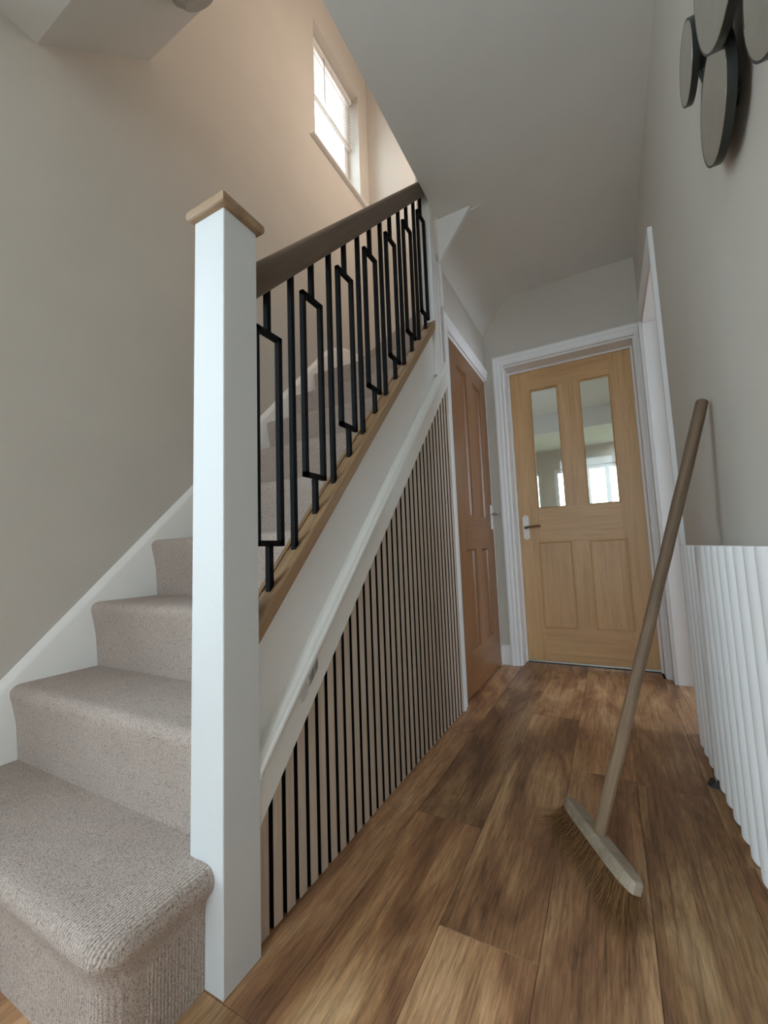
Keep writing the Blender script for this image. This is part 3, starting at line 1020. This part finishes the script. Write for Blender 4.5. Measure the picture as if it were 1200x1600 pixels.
MB().cyl((.899, .992, .06), (.899, .992, .12), .015, .013, n=14).build('valve', M['dark'], rd)

# ------------------------------------------------------------------ cluster of round mirrors
mr = thing('mirror_cluster', (.93, .13, 1.6), 'cluster of round dark rimmed wall mirrors above the radiator', 'mirror')


def disc(yc, zc, r, xf, th, back):
    n = 56
    ring = [(math.cos(2 * math.pi * i / n), math.sin(2 * math.pi * i / n)) for i in range(n)]
    f = MB().loft([[(x, yc + c_ * rr, zc + s_ * rr) for c_, s_ in ring] for x, rr in ((xf + .002, r - .0025), (xf, r - .0035), (xf - .0004, r - .008))])
    fo = f.build('mirror_disc', M['mirror'], mr)
    g = MB().loft([[(x, yc + c_ * rr, zc + s_ * rr) for c_, s_ in ring] for x, rr in ((xf + .0021, r - .004), (xf, r - .0022), (xf, r), (xf + th, r), (xf + th, r - .01))])
    g.build('mirror_rim', M['rim'], fo, smooth=True)
    MB().cyl((xf + th, yc, zc), (.9298, yc, zc), .02, n=14).build('standoff', M['rim'], mr)


disc(.317, 1.757, .071, .885, .012, .01)
disc(.036, 1.700, .160, .879, .013, .02)
disc(.215, 1.556, .098, .894, .014, .01)
disc(-.085, 1.468, .112, .889, .014, .01)
mb = MB()
mb.cyl((.900, .317, 1.757), (.900, .215, 1.556), .005, n=8).cyl((.909, .215, 1.556), (.909, .036, 1.700), .005, n=8)
mb.cyl((.905, .036, 1.70), (.905, -.085, 1.468), .005, n=8).cyl((.900, .317, 1.757), (.900, .036, 1.700), .005, n=8)
mb.build('connecting_rod', M['rim'], mr)

# ------------------------------------------------------------------ broom
P0, P1 = Vector((.590, .472, .078)), Vector((.913, .656, 1.134))
hdir = (P1 - P0).normalized()
ax = Vector((.148, -.261, 0))
ax = (ax - hdir * ax.dot(hdir)).normalized()
sd = hdir.cross(ax)            # towards the wall or the viewer
if sd.y > 0:
    sd = -sd
br = thing('broom', (.575, .45, 0), 'old wooden broom with brown bristles leaning against the right wall', 'broom')
L = (P1 - P0).length
pts, rad = [], []
random.seed(5)
for i in range(25):
    tt = i / 24
    wob = Vector((random.uniform(-1, 1), random.uniform(-1, 1), 0)) * .0006
    pts.append(P0 + hdir * (L * tt - .012) + wob)
    rad.append(.0140 + .0005 * math.sin(tt * 9))
pts += [pts[-1] + hdir * .004, pts[-1] + hdir * .007]
rad += [.0125, .0085]
mb = MB().tube(pts, rad, 16)
ho = mb.build('broom_handle', M['broom_handle'], br, smooth=True)
# head block: length along ax, width along sd, height along hdir
hc = P0 - hdir * .012
blk = MB()
rings = []
for s_, ws, hs in ((-.152, .35, .55), (-.146, .60, .8), (-.125, .88, .96), (-.08, 1, 1), (0, 1.0, 1.0), (.08, 1, 1), (.125, .88, .96), (.146, .60, .8), (.152, .35, .55)):
    wv, ht, hb = .023 * ws, .013 * hs, -.014
    c0 = hc + ax * s_
    rings.append([c0 + sd * (-wv) + hdir * hb, c0 + sd * wv + hdir * hb, c0 + sd * wv * 1.02 + hdir * (ht * .5), c0 + sd * (wv * .72) + hdir * ht, c0 - sd * (wv * .72) + hdir * ht, c0 - sd * wv * 1.02 + hdir * (ht * .5)])
blk.loft(rings)
blk.build('broom_head', M['broom_head'], br, bevel=.0015)
bs = MB()
random.seed(21)
for i in range(2600):
    s_ = random.uniform(-.143, .143)
    q_ = random.uniform(-.020, .020)
    root = hc + ax * s_ + sd * q_ - hdir * .012
    spread = sd * (q_ * 1.3 + random.gauss(0, .009) + .006) + ax * (s_ * .28 + random.gauss(0, .010))
    if random.random() < .06:
        spread = spread * 2.0
    tip = root - hdir * .075 + spread * 1.25
    k_ = root.z - .002
    if tip.z < .0012:
        tt = (root.z - .0012) / (root.z - tip.z)
        tip = root + (tip - root) * tt
    mid = (root + tip) / 2 - spread * .22 + Vector((random.gauss(0, .002), random.gauss(0, .002), 0))
    mid.z = max(mid.z, .002)
    wv = Vector((random.uniform(-1, 1), random.uniform(-1, 1), random.uniform(-.3, .3))).normalized() * .00055
    bs.add([root - wv, root + wv, mid + wv, mid - wv, tip], [(0, 1, 2, 3), (3, 2, 4)])
bo = bs.build('bristles', M['bristle'], br)
tag(bo, 'splayed brown fibre bristles', kind='stuff')

# ------------------------------------------------------------------ room behind the glazed door
struct(B(-1.2, 1.0, 2.32, 3.3, -.06, -.002).add(*((lambda b: (b.v, b.f))(B(-1.2, 2.3, 3.3, 7.0, -.06, -.002)))).build('floor_rear', M['floor']), 'floor of the room behind the glazed door')
w = MB()
w.box(-1.2, 1.0, 2.32, 3.3, 2.5, 2.6).box(-1.2, 2.3, 3.3, 5.08, 2.5, 2.6).box(-1.2, 2.3, 5.08, 5.25, 2.25, 2.6).box(-1.2, .95, 5.25, 7.0, 2.40, 2.6).box(2.1, 2.3, 5.25, 7.0, 2.40, 2.6).box(.95, 2.1, 5.25, 5.6, 2.40, 2.6).box(.95, 2.1, 6.7, 7.0, 2.40, 2.6)
struct(w.build('ceiling_rear', M['ceil']), 'ceiling with a beam behind the glazed door')
w = MB()
w.box(-1.3, -1.2, 2.32, 3.6, -.05, 2.6).box(-1.3, -1.2, 4.3, 7.05, -.05, 2.6).box(-1.3, -1.2, 3.6, 4.3, -.05, 1.1).box(-1.3, -1.2, 3.6, 4.3, 1.8, 2.6).box(2.3, 2.4, 3.3, 7.05, -.05, 2.6)
struct(w.build('wall_rear_side', M['wall']), 'side walls of the room behind the glazed door')
w = MB()
wins = [(-.62, -.29, .12, 2.06), (-.07, .28, .95, 2.06), (.42, 1.55, .05, 2.08)]
xs = [-1.2]
w.box(-1.2, 2.3, 6.9, 7.05, 2.08, 2.6)
cur = -1.2
for x0, x1, z0, z1 in wins:
    w.box(cur, x0, 6.9, 7.05, -.05, 2.08)
    if z0 > .06:
        w.box(x0, x1, 6.9, 7.05, -.05, z0)
    if z1 < 2.08:
        w.box(x0, x1, 6.9, 7.05, z1, 2.08)
    cur = x1
w.box(cur, 2.3, 6.9, 7.05, -.05, 2.08)
struct(w.build('wall_rear', M['wall']), 'far wall with bright windows seen through the glazed door')
for n_, (x0, x1, z0, z1) in enumerate(wins):
    wo = thing('window_%d' % (n_ + 2), ((x0 + x1) / 2, 6.97, z0), ('narrow bright window left of the far wall', 'bright window with foliage in the far wall', 'wide glazed garden doors in the far wall')[n_], None, None, 'structure')
    B(x0, x0 + .05, 6.94, 7.0, z0, z1).build('window_frame', M['upvc'], wo)
    B(x1 - .05, x1, 6.94, 7.0, z0, z1).build('window_frame', M['upvc'], wo)
    B(x0 + .05, x1 - .05, 6.94, 7.0, z1 - .06, z1).build('window_frame', M['upvc'], wo)
    B(x0 + .05, x1 - .05, 6.94, 7.0, z0, z0 + .06).build('window_frame', M['upvc'], wo)
    if n_ == 2:
        B((x0 + x1) / 2 - .29, (x0 + x1) / 2 - .22, 6.94, 7.0, z0 + .06, z1 - .06).build('window_frame', M['upvc'], wo)
    B(x0 + .045, x1 - .045, 6.968, 6.974, z0 + .055, z1 - .055).build('pane', M['glass'], wo)

# ------------------------------------------------------------------ outdoors
tag(B(-12, 14, 7.05, 24, -.12, -.062).build('garden', M['lawn']), 'green lawn outside the rear windows', None, None, 'structure')
tag(B(-9, 14, -14, YF - .15, -.12, -.062).build('front_path', M['paving']), 'pale paving outside the front doorway', None, None, 'structure')
nb = thing('neighbour_house', (-9.2, 2.0, -.1), 'orange brick side wall of the neighbouring house outside the stair window', 'house')
B(-12.6, -9.2, -6, 16, -.1, 4.9).build('brick_wall', M['brick'], nb)
MB().prism([(-9.0, 4.85), (-9.0, 4.95), (-11.0, 5.9), (-13, 4.95), (-13, 4.85)], 'y', -6.2, 16.2).build('roof', plain('brown_roof_tile', (0.22, 0.12, 0.08), 0.9), nb)


def shrub(loc, h, r, label, seed):
    random.seed(seed)
    s_ = thing('garden_shrub', loc, label, 'shrub', 'garden shrubs outside the rear windows')
    mb = MB()
    for i in range(6):
        a = random.uniform(0, 6.28)
        mb.cyl((loc[0], loc[1], loc[2]), (loc[0] + math.cos(a) * r * .6, loc[1] + math.sin(a) * r * .6, loc[2] + h * .8), .015, .004, 6)
    mb.build('stems', M['bark'], s_)
    lf = MB()
    for i in range(900):
        v_ = Vector((random.gauss(0, 1), random.gauss(0, 1), random.gauss(0, 1))).normalized() * random.uniform(.55, 1)
        c_ = Vector(loc) + Vector((v_.x * r, v_.y * r, h * .58 + v_.z * h * .42))
        d_ = Vector((random.gauss(0, 1), random.gauss(0, 1), random.gauss(0, .6))).normalized()
        e_ = d_.orthogonal().normalized()
        lf.add([c_ - d_ * .05, c_ + e_ * .02, c_ + d_ * .05, c_ - e_ * .02], [(0, 1, 2, 3)])
    tag(lf.build('leaves', M['leaf'], s_), kind='stuff')


shrub((.0, 8.6, -.06), 1.75, .55, 'leafy shrub outside the far window with foliage', 1)
shrub((1.0, 9.4, -.06), 1.6, .6, 'leafy shrub outside the glazed garden doors', 2)

for o in bpy.data.objects:
    if '_w' in o:
        del o['_w']
